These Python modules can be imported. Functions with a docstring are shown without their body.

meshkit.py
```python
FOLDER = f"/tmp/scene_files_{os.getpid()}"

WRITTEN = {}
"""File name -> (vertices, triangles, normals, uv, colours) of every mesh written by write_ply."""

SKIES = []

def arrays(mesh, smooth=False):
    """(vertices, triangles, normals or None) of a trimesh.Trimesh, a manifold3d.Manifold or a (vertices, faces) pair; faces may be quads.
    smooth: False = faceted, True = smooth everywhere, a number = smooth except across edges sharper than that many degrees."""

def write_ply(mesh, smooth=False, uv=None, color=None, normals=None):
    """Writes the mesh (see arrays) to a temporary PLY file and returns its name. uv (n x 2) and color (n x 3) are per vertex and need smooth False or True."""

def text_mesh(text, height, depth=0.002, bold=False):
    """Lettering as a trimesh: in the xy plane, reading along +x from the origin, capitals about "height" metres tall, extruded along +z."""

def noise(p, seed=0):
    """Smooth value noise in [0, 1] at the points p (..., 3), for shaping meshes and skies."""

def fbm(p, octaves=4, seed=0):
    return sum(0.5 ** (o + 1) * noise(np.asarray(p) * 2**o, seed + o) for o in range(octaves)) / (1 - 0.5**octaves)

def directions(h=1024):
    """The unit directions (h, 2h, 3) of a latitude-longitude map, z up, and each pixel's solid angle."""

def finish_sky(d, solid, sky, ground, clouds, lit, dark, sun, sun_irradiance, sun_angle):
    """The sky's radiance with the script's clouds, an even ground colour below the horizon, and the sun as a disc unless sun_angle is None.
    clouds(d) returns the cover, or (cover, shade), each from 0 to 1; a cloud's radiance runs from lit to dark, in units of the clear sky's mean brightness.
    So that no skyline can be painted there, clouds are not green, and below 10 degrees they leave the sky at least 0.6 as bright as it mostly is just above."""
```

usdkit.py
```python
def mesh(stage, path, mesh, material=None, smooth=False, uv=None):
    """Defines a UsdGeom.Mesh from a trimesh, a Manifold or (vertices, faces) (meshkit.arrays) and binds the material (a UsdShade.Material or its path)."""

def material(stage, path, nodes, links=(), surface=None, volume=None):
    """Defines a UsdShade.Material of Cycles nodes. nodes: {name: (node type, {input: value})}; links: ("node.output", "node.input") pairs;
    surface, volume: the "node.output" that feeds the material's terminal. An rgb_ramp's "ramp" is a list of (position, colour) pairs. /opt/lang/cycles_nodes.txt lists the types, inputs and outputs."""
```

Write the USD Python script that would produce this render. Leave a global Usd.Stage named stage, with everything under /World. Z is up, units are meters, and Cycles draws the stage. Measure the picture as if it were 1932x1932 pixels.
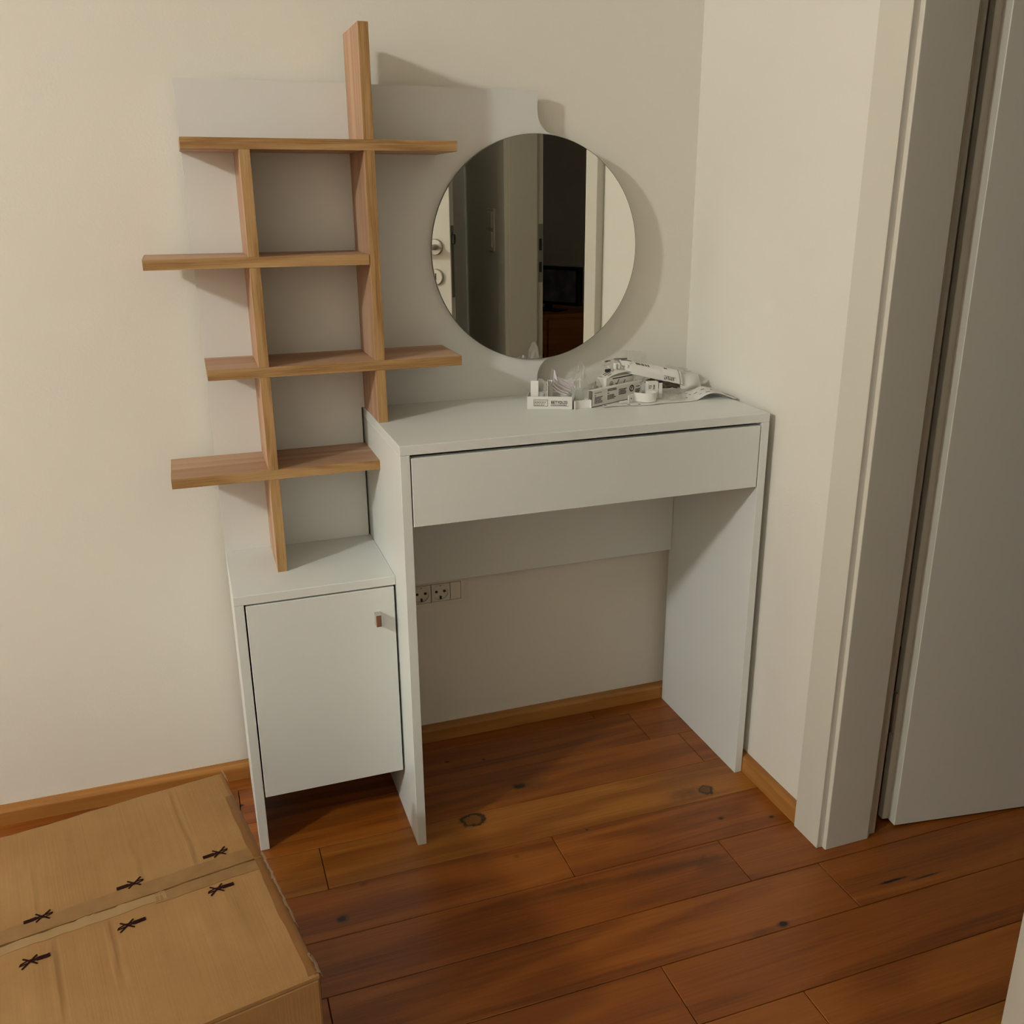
import math
import numpy as np, trimesh, manifold3d
from shapely.geometry import Polygon, Point, LineString, box as sbox
from shapely.ops import unary_union
from shapely import affinity
from pxr import Usd, UsdGeom, UsdLux, UsdShade, Gf, Sdf
import usdkit, meshkit

stage = Usd.Stage.CreateInMemory()
UsdGeom.SetStageUpAxis(stage, 'Z')
UsdGeom.Xform.Define(stage, '/World')

# ------------------------------------------------------------------ camera, exposure, lamp
EXPOSURE = 0.0
LAMP_POS = (-3.154, -1.941, 2.52)
LAMP_R = 0.11
LAMP_COLOR = (1.0, 1.04, 0.995)
LAMP_STRENGTH = 392.0
FPX = 1768.84
cam = UsdGeom.Camera.Define(stage, '/World/camera')
ax = np.array([[0.9411, -0.11, 0.3197], [-0.3381, -0.2981, 0.8927], [-0.0029, -0.9482, -0.3177]])
U_, _, Vt_ = np.linalg.svd(ax); ax = U_ @ Vt_
M = np.eye(4); M[0, :3] = ax[:, 0]; M[1, :3] = -ax[:, 1]; M[2, :3] = -ax[:, 2]; M[3, :3] = (-0.3265, -1.9172, 1.2499)
cam.AddTransformOp().Set(Gf.Matrix4d(M.tolist()))
cam.CreateHorizontalApertureAttr(36.0)
cam.CreateVerticalApertureAttr(36.0)
cam.CreateFocalLengthAttr(36.0 * FPX / 1932)
cam.CreateHorizontalApertureOffsetAttr(-25.67 / 1932 * 36)
cam.CreateVerticalApertureOffsetAttr(-7.64 / 1932 * 36)
cam.CreateClippingRangeAttr(Gf.Vec2f(0.02, 100))
cam.CreateExposureAttr(EXPOSURE)

# ------------------------------------------------------------------ helpers
_used = {}


def numbered(path):
    n = _used.get(path, -1) + 1
    _used[path] = n
    return path if n == 0 else f'{path}_{n:03d}'


def tag(p, label=None, cat=None, group=None, kind=None):
    p = p.GetPrim() if hasattr(p, 'GetPrim') else p
    for k, v in (('label', label), ('category', cat), ('group', group), ('kind', kind)):
        if v:
            p.SetCustomDataByKey(k, v)
    return p


def obj(name, mesh, m, parent=None, smooth=30, label=None):
    base = '/World' if parent is None else str(parent.GetPath())
    p = usdkit.mesh(stage, numbered(f'{base}/{name}'), mesh, m, smooth=smooth)
    if label:
        tag(p, label)
    return p.GetPrim()


def thing(name, label=None, cat=None, loc=(0, 0, 0), rz=0.0, group=None, kind=None):
    x = UsdGeom.Xform.Define(stage, numbered('/World/' + name))
    x.AddTranslateOp().Set(Gf.Vec3d(*loc))
    if rz:
        x.AddRotateZOp().Set(rz)
    return tag(x, label, cat, group, kind)


def bx(x0, x1, y0, y1, z0, z1, b=0.0008):
    """A box with chamfered edges: hull of the three inset boxes."""
    b = min(b, (x1 - x0) * .4, (y1 - y0) * .4, (z1 - z0) * .4)
    if b <= 0:
        m = trimesh.creation.box([x1 - x0, y1 - y0, z1 - z0]); m.apply_translation([(x0 + x1) / 2, (y0 + y1) / 2, (z0 + z1) / 2]); return m
    pts = []
    for sx in (0, 1):
        for sy in (0, 1):
            for sz in (0, 1):
                c = np.array([(x0, x1)[sx], (y0, y1)[sy], (z0, z1)[sz]]); d = np.array([1 - 2 * sx, 1 - 2 * sy, 1 - 2 * sz]) * b
                for k in range(3):
                    e = d.copy(); e[k] = 0
                    pts.append(c + e)
    return trimesh.convex.convex_hull(np.array(pts))


def cat_(*ms):
    return trimesh.util.concatenate([m for m in ms])


def ext(poly, h):
    return trimesh.util.concatenate([trimesh.creation.extrude_polygon(g, h, engine='earcut') for g in getattr(poly, 'geoms', [poly])])


def ext_xz(poly, y0, y1):
    """Polygon in (x, z), extruded from y0 to y1."""
    m = ext(poly, y1 - y0)
    T = np.array([[1, 0, 0, 0], [0, 0, -1, y1], [0, 1, 0, 0], [0, 0, 0, 1.]])
    m.apply_transform(T)
    return m


def ext_yz(poly, x0, x1):
    m = ext(poly, x1 - x0)
    T = np.array([[0, 0, 1, x0], [1, 0, 0, 0], [0, 1, 0, 0], [0, 0, 0, 1.]])
    m.apply_transform(T)
    return m


def rotz(m, deg, at=(0, 0, 0)):
    m.apply_transform(trimesh.transformations.rotation_matrix(math.radians(deg), [0, 0, 1], at)); return m


def grid_surface(f, nu, nv, thick=0.0004, u0=0, u1=1, v0=0, v1=1, lift=0.0):
    """A sheet f(u, v) -> xyz given a thickness (top, bottom and rim)."""
    us, vs = np.linspace(u0, u1, nu), np.linspace(v0, v1, nv)
    U, V = np.meshgrid(us, vs, indexing='ij')
    P = f(U, V)
    du = f(U + 1e-3, V) - f(U - 1e-3, V); dv = f(U, V + 1e-3) - f(U, V - 1e-3)
    N = np.cross(du, dv); N /= np.linalg.norm(N, axis=-1, keepdims=True) + 1e-12
    top = (P + N * (lift + thick / 2)).reshape(-1, 3); bot = (P + N * (lift - thick / 2)).reshape(-1, 3)
    idx = np.arange(nu * nv).reshape(nu, nv)
    a, b, c, d = idx[:-1, :-1].ravel(), idx[1:, :-1].ravel(), idx[1:, 1:].ravel(), idx[:-1, 1:].ravel()
    F = [np.c_[a, b, c], np.c_[a, c, d]]
    n = nu * nv
    F += [np.c_[a, c, b] + n, np.c_[a, d, c] + n]
    rim = np.concatenate([idx[:, 0], idx[-1, 1:], idx[-2::-1, -1], idx[0, -2:0:-1]])
    r2 = np.roll(rim, -1)
    F += [np.c_[rim, rim + n, r2 + n], np.c_[rim, r2 + n, r2]]
    return trimesh.Trimesh(np.vstack([top, bot]), np.vstack(F), process=False)


def bil(c00, c10, c11, c01):
    c00, c10, c11, c01 = map(np.asarray, (c00, c10, c11, c01))

    def f(u, v):
        u, v = u[..., None], v[..., None]
        return c00 * (1 - u) * (1 - v) + c10 * u * (1 - v) + c11 * u * v + c01 * (1 - u) * v
    return f


def folds(p, scale, amp, seed):
    """Broad soft folds for smooth film."""
    return np.stack([meshkit.fbm(p * scale + 11.1 * k, 2, seed + 3 * k) - .5 for k in range(3)], -1) * amp


def crumple(p, scale, amp, seed):
    """Sharp-creased random offset, for film and paper."""
    n = np.stack([np.abs(meshkit.fbm(p * scale + 17.3 * k, 3, seed + 5 * k) - .5) for k in range(3)], -1)
    return (n - .12) * amp


# ------------------------------------------------------------------ materials
LK = '/World/Looks/'


def plain(name, col, rough=0.5, spec=0.5, bump=0.0, bscale=400, metal=0.0, tone=0.0, tscale=3.0, coat=0.0):
    nodes = {'p': ('principled_bsdf', {'base_color': col, 'roughness': rough, 'specular_ior_level': spec, 'metallic': metal, 'coat_weight': coat, 'coat_roughness': .08})}
    links = []
    if bump or tone:
        nodes['g'] = ('geometry', {})
    if tone:
        nodes['tn'] = ('noise_texture', {'scale': tscale, 'detail': 4, 'roughness': .6})
        nodes['tr'] = ('rgb_ramp', {'ramp': [(.3, tuple(c * (1 - tone) for c in col)), (.7, tuple(min(1, c * (1 + tone)) for c in col))]})
        links += [('g.position', 'tn.vector'), ('tn.fac', 'tr.fac'), ('tr.color', 'p.base_color')]
    if bump:
        nodes['n'] = ('noise_texture', {'scale': bscale, 'detail': 3, 'roughness': .6})
        nodes['b'] = ('bump', {'strength': bump, 'distance': .001})
        links += [('g.position', 'n.vector'), ('n.fac', 'b.height'), ('b.normal', 'p.normal')]
    return usdkit.material(stage, LK + name, nodes, links, surface='p.BSDF')


def wood(name, axis, dark, mid, light, rough=.45, spec=.4, seed=0, knots=(), knot_col=(.006, .003, .0015), ring=7.0, fine=.5, bump=.12, coat=0.0, fscale=260, ringc=.17):
    """Oak-like grain along the axis (0 x, 1 y, 2 z) in world space, with knots at given centres ((x, y, z), (rx, ry), kind)."""
    off = (3.1 * seed + .7, 1.7 * seed + .3, 2.3 * seed + .9)
    lo = [1.0, 1.0, 1.0]; lo[axis] = .09
    fi = [1.0, 1.0, 1.0]; fi[axis] = .022
    nodes = {
        'g': ('geometry', {}),
        'm1': ('mapping', {'location': off, 'scale': tuple(ring * s for s in lo)}),
        'w': ('noise_texture', {'scale': 1.0, 'detail': 3, 'roughness': .55, 'distortion': .6}),
        's': ('math', {'math_type': 'multiply', 'value2': 26.0}),
        'si': ('math', {'math_type': 'sine'}),
        'm2': ('mapping', {'location': off, 'scale': tuple(fscale * s for s in fi)}),
        'f': ('noise_texture', {'scale': 1.0, 'detail': 4, 'roughness': .7}),
        'm3': ('mapping', {'location': off, 'scale': tuple(60 * s for s in lo)}),
        'c': ('noise_texture', {'scale': .5, 'detail': 2, 'roughness': .5}),
        'a1': ('math', {'math_type': 'multiply_add', 'value2': ringc, 'value3': .42}),
        'a2': ('math', {'math_type': 'multiply_add', 'value2': fine}),
        'a3': ('math', {'math_type': 'multiply_add', 'value2': .35}),
        'sb': ('math', {'math_type': 'subtract', 'value2': .5}),
        'sc': ('math', {'math_type': 'subtract', 'value2': .5}),
        'r': ('rgb_ramp', {'ramp': [(.12, dark), (.45, mid), (.85, light)]}),
        'b': ('bump', {'strength': bump, 'distance': .001}),
        'p': ('principled_bsdf', {'roughness': rough, 'specular_ior_level': spec, 'coat_weight': coat, 'coat_roughness': .25}),
    }
    links = [('g.position', 'm1.vector'), ('m1.vector', 'w.vector'), ('w.fac', 's.value1'), ('s.value', 'si.value1'), ('si.value', 'a1.value1'),
             ('g.position', 'm2.vector'), ('m2.vector', 'f.vector'), ('f.fac', 'sb.value1'), ('sb.value', 'a2.value1'), ('a1.value', 'a2.value3'),
             ('g.position', 'm3.vector'), ('m3.vector', 'c.vector'), ('c.fac', 'sc.value1'), ('sc.value', 'a3.value1'), ('a2.value', 'a3.value3'),
             ('a3.value', 'r.fac'), ('f.fac', 'b.height'), ('b.normal', 'p.normal')]
    last = 'r.color'
    for i, (kc, kr, kind) in enumerate(knots):
        k = f'k{i}'
        kcol = (.030, .016, .006) if kind == 'eye' else (.05, .016, .003) if kind == 'cloud' else knot_col
        nodes[k + 's'] = ('vector_math', {'math_type': 'subtract', 'vector2': kc})
        nodes[k + 'm'] = ('mapping', {'scale': (1 / kr[0], 1 / kr[1], 1.0)})
        nodes[k + 'n'] = ('noise_texture', {'scale': 70.0, 'detail': 3, 'roughness': .6})
        nodes[k + 'l'] = ('vector_math', {'math_type': 'length'})
        nodes[k + 'j'] = ('math', {'math_type': 'multiply_add', 'value2': .9, 'value3': -.45})
        nodes[k + 'd'] = ('math', {'math_type': 'add'})
        links += [('g.position', k + 's.vector1'), (k + 's.vector', k + 'm.vector'), (k + 'm.vector', k + 'l.vector1'),
                  ('g.position', k + 'n.vector'), (k + 'n.fac', k + 'j.value1'), (k + 'l.value', k + 'd.value1'), (k + 'j.value', k + 'd.value2')]
        if kind == 'eye':      # grey-brown core with a dark rim
            stops = [(0, (.62, .62, .62)), (.52, (.55, .55, .55)), (.62, (1, 1, 1)), (.74, (1, 1, 1)), (.82, (.35, .35, .35)), (1, (0, 0, 0))]
        elif kind == 'hole':
            stops = [(0, (1, 1, 1)), (.42, (1, 1, 1)), (.55, (.55, .55, .55)), (1, (0, 0, 0))]
        else:                  # a soft dark cloud
            stops = [(0, (.55, .55, .55)), (.4, (.4, .4, .4)), (1, (0, 0, 0))]
        nodes[k + 'r'] = ('rgb_ramp', {'ramp': stops})
        nodes[k + 'x'] = ('mix', {'color2': kcol})
        links += [(k + 'd.value', k + 'r.fac'), (k + 'r.color', k + 'x.fac'), (last, k + 'x.color1')]
        last = k + 'x.color'
    links.append((last, 'p.base_color'))
    return usdkit.material(stage, LK + name, nodes, links, surface='p.BSDF')


def film(name, rough=.08, haze=.12, gl=.05, tint=(.97, .97, .96), col=(.85, .85, .82)):
    nodes = {'t': ('transparent_bsdf', {'color': tint}), 'g': ('glossy_bsdf', {'color': (1, 1, 1), 'roughness': rough}), 
             'd1': ('diffuse_bsdf', {'color': col}), 'd2': ('translucent_bsdf', {'color': col}), 'd': ('mix_closure', {'fac': .5}), 'm': ('mix_closure', {'fac': gl}), 'h': ('mix_closure', {'fac': haze})}
    return usdkit.material(stage, LK + name, nodes, [('t.BSDF', 'm.closure1'), ('g.BSDF', 'm.closure2'), ('m.closure', 'h.closure1'), ('d1.BSDF', 'd.closure1'), ('d2.BSDF', 'd.closure2'), ('d.closure', 'h.closure2')], surface='h.closure')


WALL = plain('wall_paint', (.79, .755, .675), rough=.75, spec=.25, bump=.25, bscale=220)
CEIL = plain('ceiling_paint', (.82, .80, .76), rough=.8, spec=.2)
WHITE = plain('white_laminate', (.755, .775, .74), rough=.38, spec=.42, bump=.05, bscale=900)
PANELW = plain('white_panel', (.72, .72, .69), rough=.42, spec=.4, bump=.04, bscale=900)
DOORW = plain('door_lacquer', (.655, .62, .535), rough=.4, spec=.4, bump=.04, bscale=500)
DARK = plain('gap_dark', (.02, .017, .013), rough=.8, spec=.1)
MIRROR = usdkit.material(stage, LK + 'mirror_silver', {'g': ('glossy_bsdf', {'color': (.90, .92, .88), 'roughness': 0.0})}, [], surface='g.BSDF')
MEDGE = plain('mirror_edge', (.16, .18, .15), rough=.25, spec=.6)
CHROME = plain('chrome', (.62, .60, .56), rough=.16, metal=1.0)
STEEL = plain('brushed_steel', (.50, .48, .44), rough=.34, metal=1.0)
BRASS = plain('strike_metal', (.30, .29, .25), rough=.4, metal=1.0)
BLACK = plain('black_plastic', (.012, .011, .01), rough=.4)
SOCK = plain('socket_plastic', (.76, .72, .62), rough=.35, spec=.5)
INK = plain('print_ink', (.028, .024, .02), rough=.6, spec=.2)
GREYINK = plain('grey_print', (.16, .15, .13), rough=.6, spec=.2)
MARKINK = plain('carton_ink', (.020, .006, .005), rough=.8, spec=.05)
PAPER = plain('white_paper', (.76, .75, .72), rough=.7, spec=.2, tone=.03, tscale=40)
PINKP = plain('rosy_paper', (.68, .62, .64), rough=.7, spec=.2)
CARDW = plain('white_card', (.74, .735, .68), rough=.55, spec=.3)
CARDG = plain('grey_card', (.48, .45, .40), rough=.6, spec=.25)
BRACK = plain('white_enamel', (.80, .79, .74), rough=.3, spec=.5)
FILM = film('clear_film', haze=.18, gl=.05, rough=.2)
FILMB = film('bag_film', haze=.10, rough=.16, gl=.045)
FILMH = film('hazy_film', haze=.36, gl=.05, rough=.25)
SHELFX = wood('shelf_oak_lengthwise', 0, (.36, .195, .105), (.50, .305, .185), (.60, .40, .27), rough=.5, spec=.3, seed=3, ring=6.0, fine=.7)
BANDX = wood('edge_band_lengthwise', 0, (.255, .128, .040), (.415, .243, .098), (.54, .345, .165), rough=.5, spec=.3, seed=13, ring=16.0, fine=1.1, fscale=620)
BANDZ = wood('edge_band_upright', 2, (.255, .128, .040), (.415, .243, .098), (.54, .345, .165), rough=.5, spec=.3, seed=15, ring=16.0, fine=1.1, fscale=620)
SHELFZ = wood('shelf_oak_upright', 2, (.36, .195, .105), (.50, .305, .185), (.60, .40, .27), rough=.5, spec=.3, seed=5, ring=6.0, fine=.7)
BASEX = wood('baseboard_oak', 0, (.30, .118, .024), (.40, .172, .039), (.50, .25, .068), rough=.4, spec=.4, seed=7, ring=9.0)
BASEY = wood('baseboard_oak_side', 1, (.30, .118, .024), (.40, .172, .039), (.50, .25, .068), rough=.4, spec=.4, seed=9, ring=9.0)
SIDEB = wood('sideboard_wood', 0, (.50, .17, .028), (.64, .25, .05), (.74, .34, .09), rough=.4, seed=11)


def cardboard():
    nodes = {'o': ('texture_coordinate', {}), 'm': ('mapping', {'scale': (330, 4, 4)}), 'w': ('noise_texture', {'scale': 1.0, 'detail': 1}),
             'm2': ('mapping', {'scale': (42, 5, 5)}), 'w2': ('noise_texture', {'scale': 1.0, 'detail': 2}),
             'n': ('noise_texture', {'scale': 6.0, 'detail': 5, 'roughness': .65}), 'n2': ('noise_texture', {'scale': 500.0, 'detail': 2}),
             'ad': ('math', {'math_type': 'multiply_add', 'value2': .5}), 'ad2': ('math', {'math_type': 'multiply_add', 'value2': .25}),
             'r': ('rgb_ramp', {'ramp': [(.25, (.250, .128, .043)), (.55, (.305, .163, .058)), (.85, (.355, .20, .076))]}),
             'h': ('math', {'math_type': 'add'}), 'b': ('bump', {'strength': .13, 'distance': .002}), 'p': ('principled_bsdf', {'roughness': .72, 'specular_ior_level': .25})}
    links = [('o.object', 'm.vector'), ('m.vector', 'w.vector'), ('o.object', 'm2.vector'), ('m2.vector', 'w2.vector'), ('o.object', 'n.vector'), ('o.object', 'n2.vector'),
             ('n2.fac', 'ad2.value1'), ('n.fac', 'ad2.value3'), ('ad2.value', 'r.fac'), ('r.color', 'p.base_color'),
             ('w.fac', 'h.value1'), ('w2.fac', 'h.value2'), ('h.value', 'b.height'), ('b.normal', 'p.normal')]
    return usdkit.material(stage, LK + 'cardboard', nodes, links, surface='p.BSDF')


CARTON = cardboard()
TAPE = plain('brown_tape', (.190, .082, .021), rough=.32, spec=.45, tone=.12, tscale=25)
TAPEL = plain('paper_tape', (.245, .128, .043), rough=.5, spec=.35, tone=.10, tscale=40)
TORN = plain('torn_liner', (.325, .205, .094), rough=.75, spec=.15, tone=.06, tscale=30)
CLEART = film('clear_tape', haze=.22, rough=.2, gl=.06, tint=(.93, .88, .80), col=(.78, .66, .5))
CREASE = film('film_crease', haze=.62, gl=.1, rough=.3)

# ------------------------------------------------------------------ room shell
XW, YB, ZC = .7718, .0262, 2.62          # right wall, back wall, ceiling
XL, YF = -4.6, -4.0
X2, Y2 = 3.2, -3.45                      # the dark room beyond the doorway
WT = .105                                # thickness of the right wall
D0, D1, DH = -.6455, -1.333, 2.03        # doorway in the right wall


def struct(name, mesh, m, label, parent=None):
    o = obj(name, mesh, m, parent, smooth=False)
    if parent is None:
        tag(o, label, name.split('_')[0], kind='structure')
    return o


struct('wall_back', bx(XL, X2, YB, YB + .12, 0, ZC, 0), WALL, 'plain cream painted wall behind the white vanity')
hole = sbox(D1 - .012, -.01, D0 + .012, DH + .012)
struct('wall_right', ext_yz(sbox(Y2, 0, YB, ZC).difference(hole), XW, XW + WT), WALL, 'cream painted wall at the right with the doorway in it')
struct('wall_left', bx(XL - .12, XL, YF, YB, 0, ZC, 0), WALL, 'far left wall of the room, outside the picture')
struct('wall_front', bx(XL, -.17, YF - .12, YF, 0, ZC, 0), WALL, 'wall of the room behind the camera, outside the picture')
struct('wall_partition', bx(-.17, -.07, YF, -1.90, 0, ZC, 0), WALL, 'partition wall beside the camera, outside the picture')
hall = sbox(-.07, 0, XW, ZC).difference(sbox(.02, -.01, .70, DH))
struct('wall_hall', ext_xz(hall, -2.00, -1.90), WALL, 'short wall with a doorway behind the half-open door with a lever handle')
struct('wall_hall_end', bx(-.07, XW, -3.3, -3.2, 0, ZC, 0), WALL, 'end wall of the hall behind the half-open door')
struct('wall_next_room_far', bx(X2, X2 + .12, Y2, YB, 0, ZC, 0), WALL, 'far wall of the dark room seen through the doorway in the mirror')
struct('wall_next_room_front', bx(XW, X2, Y2 - .12, Y2, 0, ZC, 0), WALL, 'dim wall of the next room above the sideboard, seen in the mirror')
struct('ceiling', bx(XL, X2, YF, YB, ZC, ZC + .1, 0), CEIL, 'white ceiling above the room, outside the picture')

# floor: oak planks 127 mm wide running along the back wall
fl = thing('floor', 'reddish brown oiled oak plank floor with dark knots', 'floor', kind='structure')
obj('subfloor', bx(XL, X2, YF, YB, -.05, -.0146, 0), DARK, fl)
PW = .1272
JOINTS = {1: [.695], 2: [-.189], 3: [.264], 4: [.578], 5: [-.229, .728], 6: [.316], 7: [.513], 0: [-.33, .62]}
KNOTS = {
    2: [((.128, -.313, 0), (.034, .027), 'eye'), ((.642, -.388, 0), (.022, .02), 'eye'), ((.60, -.385, 0), (.06, .03), 'cloud')],
    1: [((.261, -.235, 0), (.024, .014), 'hole'), ((.29, -.232, 0), (.05, .02), 'cloud')],
    0: [((.132, -.089, 0), (.008, .006), 'hole'), ((.216, -.109, 0), (.006, .006), 'hole'), ((-.328, -.095, 0), (.009, .007), 'hole')],
    3: [((-.177, -.505, 0), (.015, .013), 'hole'), ((.622, -.487, 0), (.009, .007), 'hole'), ((.724, -.519, 0), (.009, .006), 'hole'), ((.341, -.425, 0), (.005, .004), 'hole'), ((.176, -.453, 0), (.007, .006), 'cloud'), ((-.124, -.427, 0), (.012, .007), 'cloud')],
    4: [((.43, -.585, 0), (.12, .022), 'cloud'), ((.53, -.60, 0), (.05, .03), 'cloud'), ((.25, -.575, 0), (.09, .012), 'cloud')],
    5: [((.831, -.764, 0), (.05, .0045), 'hole'), ((.90, -.776, 0), (.05, .003), 'hole'), ((.569, -.788, 0), (.017, .0095), 'hole'), ((.52, -.795, 0), (.05, .012), 'cloud')],
}
TONES = [((.140, .033, .0030), (.238, .062, .0058), (.335, .104, .012)), ((.158, .039, .0036), (.262, .072, .0070), (.36, .117, .0145)),
         ((.132, .031, .0028), (.225, .058, .0052), (.31, .095, .0105)), ((.20, .061, .0065), (.325, .112, .0140), (.44, .180, .028))]
PLANKM = [wood(f'floor_oak_{"abcdefgh"[k]}', 0, *TONES[k % 4], rough=.36 + .02 * (k % 3), spec=.5, seed=20 + k, ring=9.0, fine=.75, bump=.08) for k in range(8)]
ROWTONE = {-1: 1, 0: 0, 1: 1, 2: 3, 3: 1, 4: 0, 5: 1, 6: 2, 7: 1}
rng = np.random.default_rng(4)
GAP = .0007
row = 0
y_top = -.0370 + PW
while True:
    ya, yb_ = -.0370 - PW * row, -.0370 - PW * (row - 1)
    if yb_ < YF:
        break
    r_ = row - 1
    cuts = list(JOINTS.get(r_, [rng.uniform(-.6, .6)]))
    x = min(cuts)
    while x > XL:
        x -= rng.uniform(1.0, 1.7); cuts.append(max(x, XL))
    x = max(cuts)
    while x < X2:
        x += rng.uniform(1.0, 1.7); cuts.append(min(x, X2))
    cuts = sorted(set(cuts))
    for i in range(len(cuts) - 1):
        a, b = cuts[i], cuts[i + 1]
        near = b > -1.2 and a < 1.4 and row < 9
        kn = [k for k in KNOTS.get(r_, []) if a < k[0][0] < b]
        t = ROWTONE.get(r_, int(rng.integers(4)))
        if kn:
            m = wood(f'floor_oak_knotty_{row}_{i}', 0, *TONES[t], rough=.37, spec=.5, seed=40 + row * 3 + i, ring=9.0, fine=.75, bump=.08, knots=kn)
        else:
            m = PLANKM[(t + 4 * int(rng.integers(2))) % 8]
        obj('plank', bx(a + GAP, b - GAP, max(ya + GAP, YF), min(yb_ - GAP, YB), -.0145, 0, .0009), m, fl, smooth=False)
    row += 1

# baseboards (10 mm round-topped oak strips)
def base_prof(h=.0365, t=.0225):
    pts = [(0, 0), (t, 0), (t, h - .009)] + [(t - .012 + .012 * math.cos(a), h - .009 + .009 * math.sin(a)) for a in np.linspace(0, math.pi / 2, 7)][1:] + [(0, h)]
    return Polygon(pts)


def baseboard_x(x0, x1):
    m = ext(base_prof(), x1 - x0)
    m.apply_transform(np.array([[0, 0, 1, x0], [-1, 0, 0, YB], [0, 1, 0, 0], [0, 0, 0, 1.]]))
    return m


def baseboard_y(y0, y1, t):
    m = ext(base_prof(.040, t), y1 - y0)
    m.apply_transform(np.array([[-1, 0, 0, XW], [0, 0, -1, y1], [0, 1, 0, 0], [0, 0, 0, 1.]]))
    return m


struct('baseboard_back', baseboard_x(XL, XW), BASEX, 'low oak baseboard along the back wall behind the vanity')
struct('baseboard_right', baseboard_y(-.5596, YB, .0170), BASEY, 'low oak baseboard at the foot of the right wall beside the door casing')

# doorway trim in the right wall
tr = thing('trim_1', 'white lacquered door casing and jamb of the doorway in the right wall', 'door frame', kind='structure')
XF = .7508
CT = DH + .085
obj('casing', bx(XF, XW, -.6362, -.5596, 0, CT, .0012), DOORW, tr, label='casing on the vanity side of the doorway')
obj('casing', bx(XF, XW, -1.4195, -1.3425, 0, CT, .0012), DOORW, tr, label='casing on the far side of the doorway')
obj('casing', bx(XF, XW, -1.3425, -.6362, DH + .009, CT, .0012), DOORW, tr, label='casing above the doorway')


def jamb(sgn, y):
    """Jamb lining seen from above: thin rounded front lip, reveal, rebate and seal groove."""
    prof = [(.765, 0), (.8690, 0), (.8690, .0100), (.8945, .0100), (.8945, .026), (.765, .026)]
    poly = Polygon(prof)
    poly = poly.buffer(-.0022).buffer(.0022, quad_segs=6)
    m = ext(poly, DH)
    T = np.array([[1, 0, 0, 0], [0, sgn, 0, y], [0, 0, 1, 0], [0, 0, 0, 1.]])
    m.apply_transform(T)
    if sgn < 0:
        m.invert()
    return m


obj('jamb', jamb(1, D0), DOORW, tr); obj('jamb', jamb(-1, D1), DOORW, tr)
obj('jamb', bx(.765, .8945, D1, D0, DH, DH + .026, .001), DOORW, tr)
SEAL = plain('door_seal', (.55, .47, .33), rough=.6)
obj('seal', bx(.8685, .8735, D0 + .0015, D0 + .0098, 0, DH, .0015), SEAL, tr); obj('seal', bx(.8685, .8735, D1 - .0098, D1 - .0015, 0, DH, .0015), SEAL, tr)
sp = obj('strike_plate', bx(.8745, .8925, D1 - .0103, D1 - .0088, .95, 1.15, .0004), BRASS, tr, label='metal strike plate of the latch')
for z0, z1 in ((1.06, 1.10), (.985, 1.02)):
    obj('latch_hole', bx(.879, .889, D1 - .0102, D1 - .0085, z0, z1, .0003), BLACK, sp)

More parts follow.
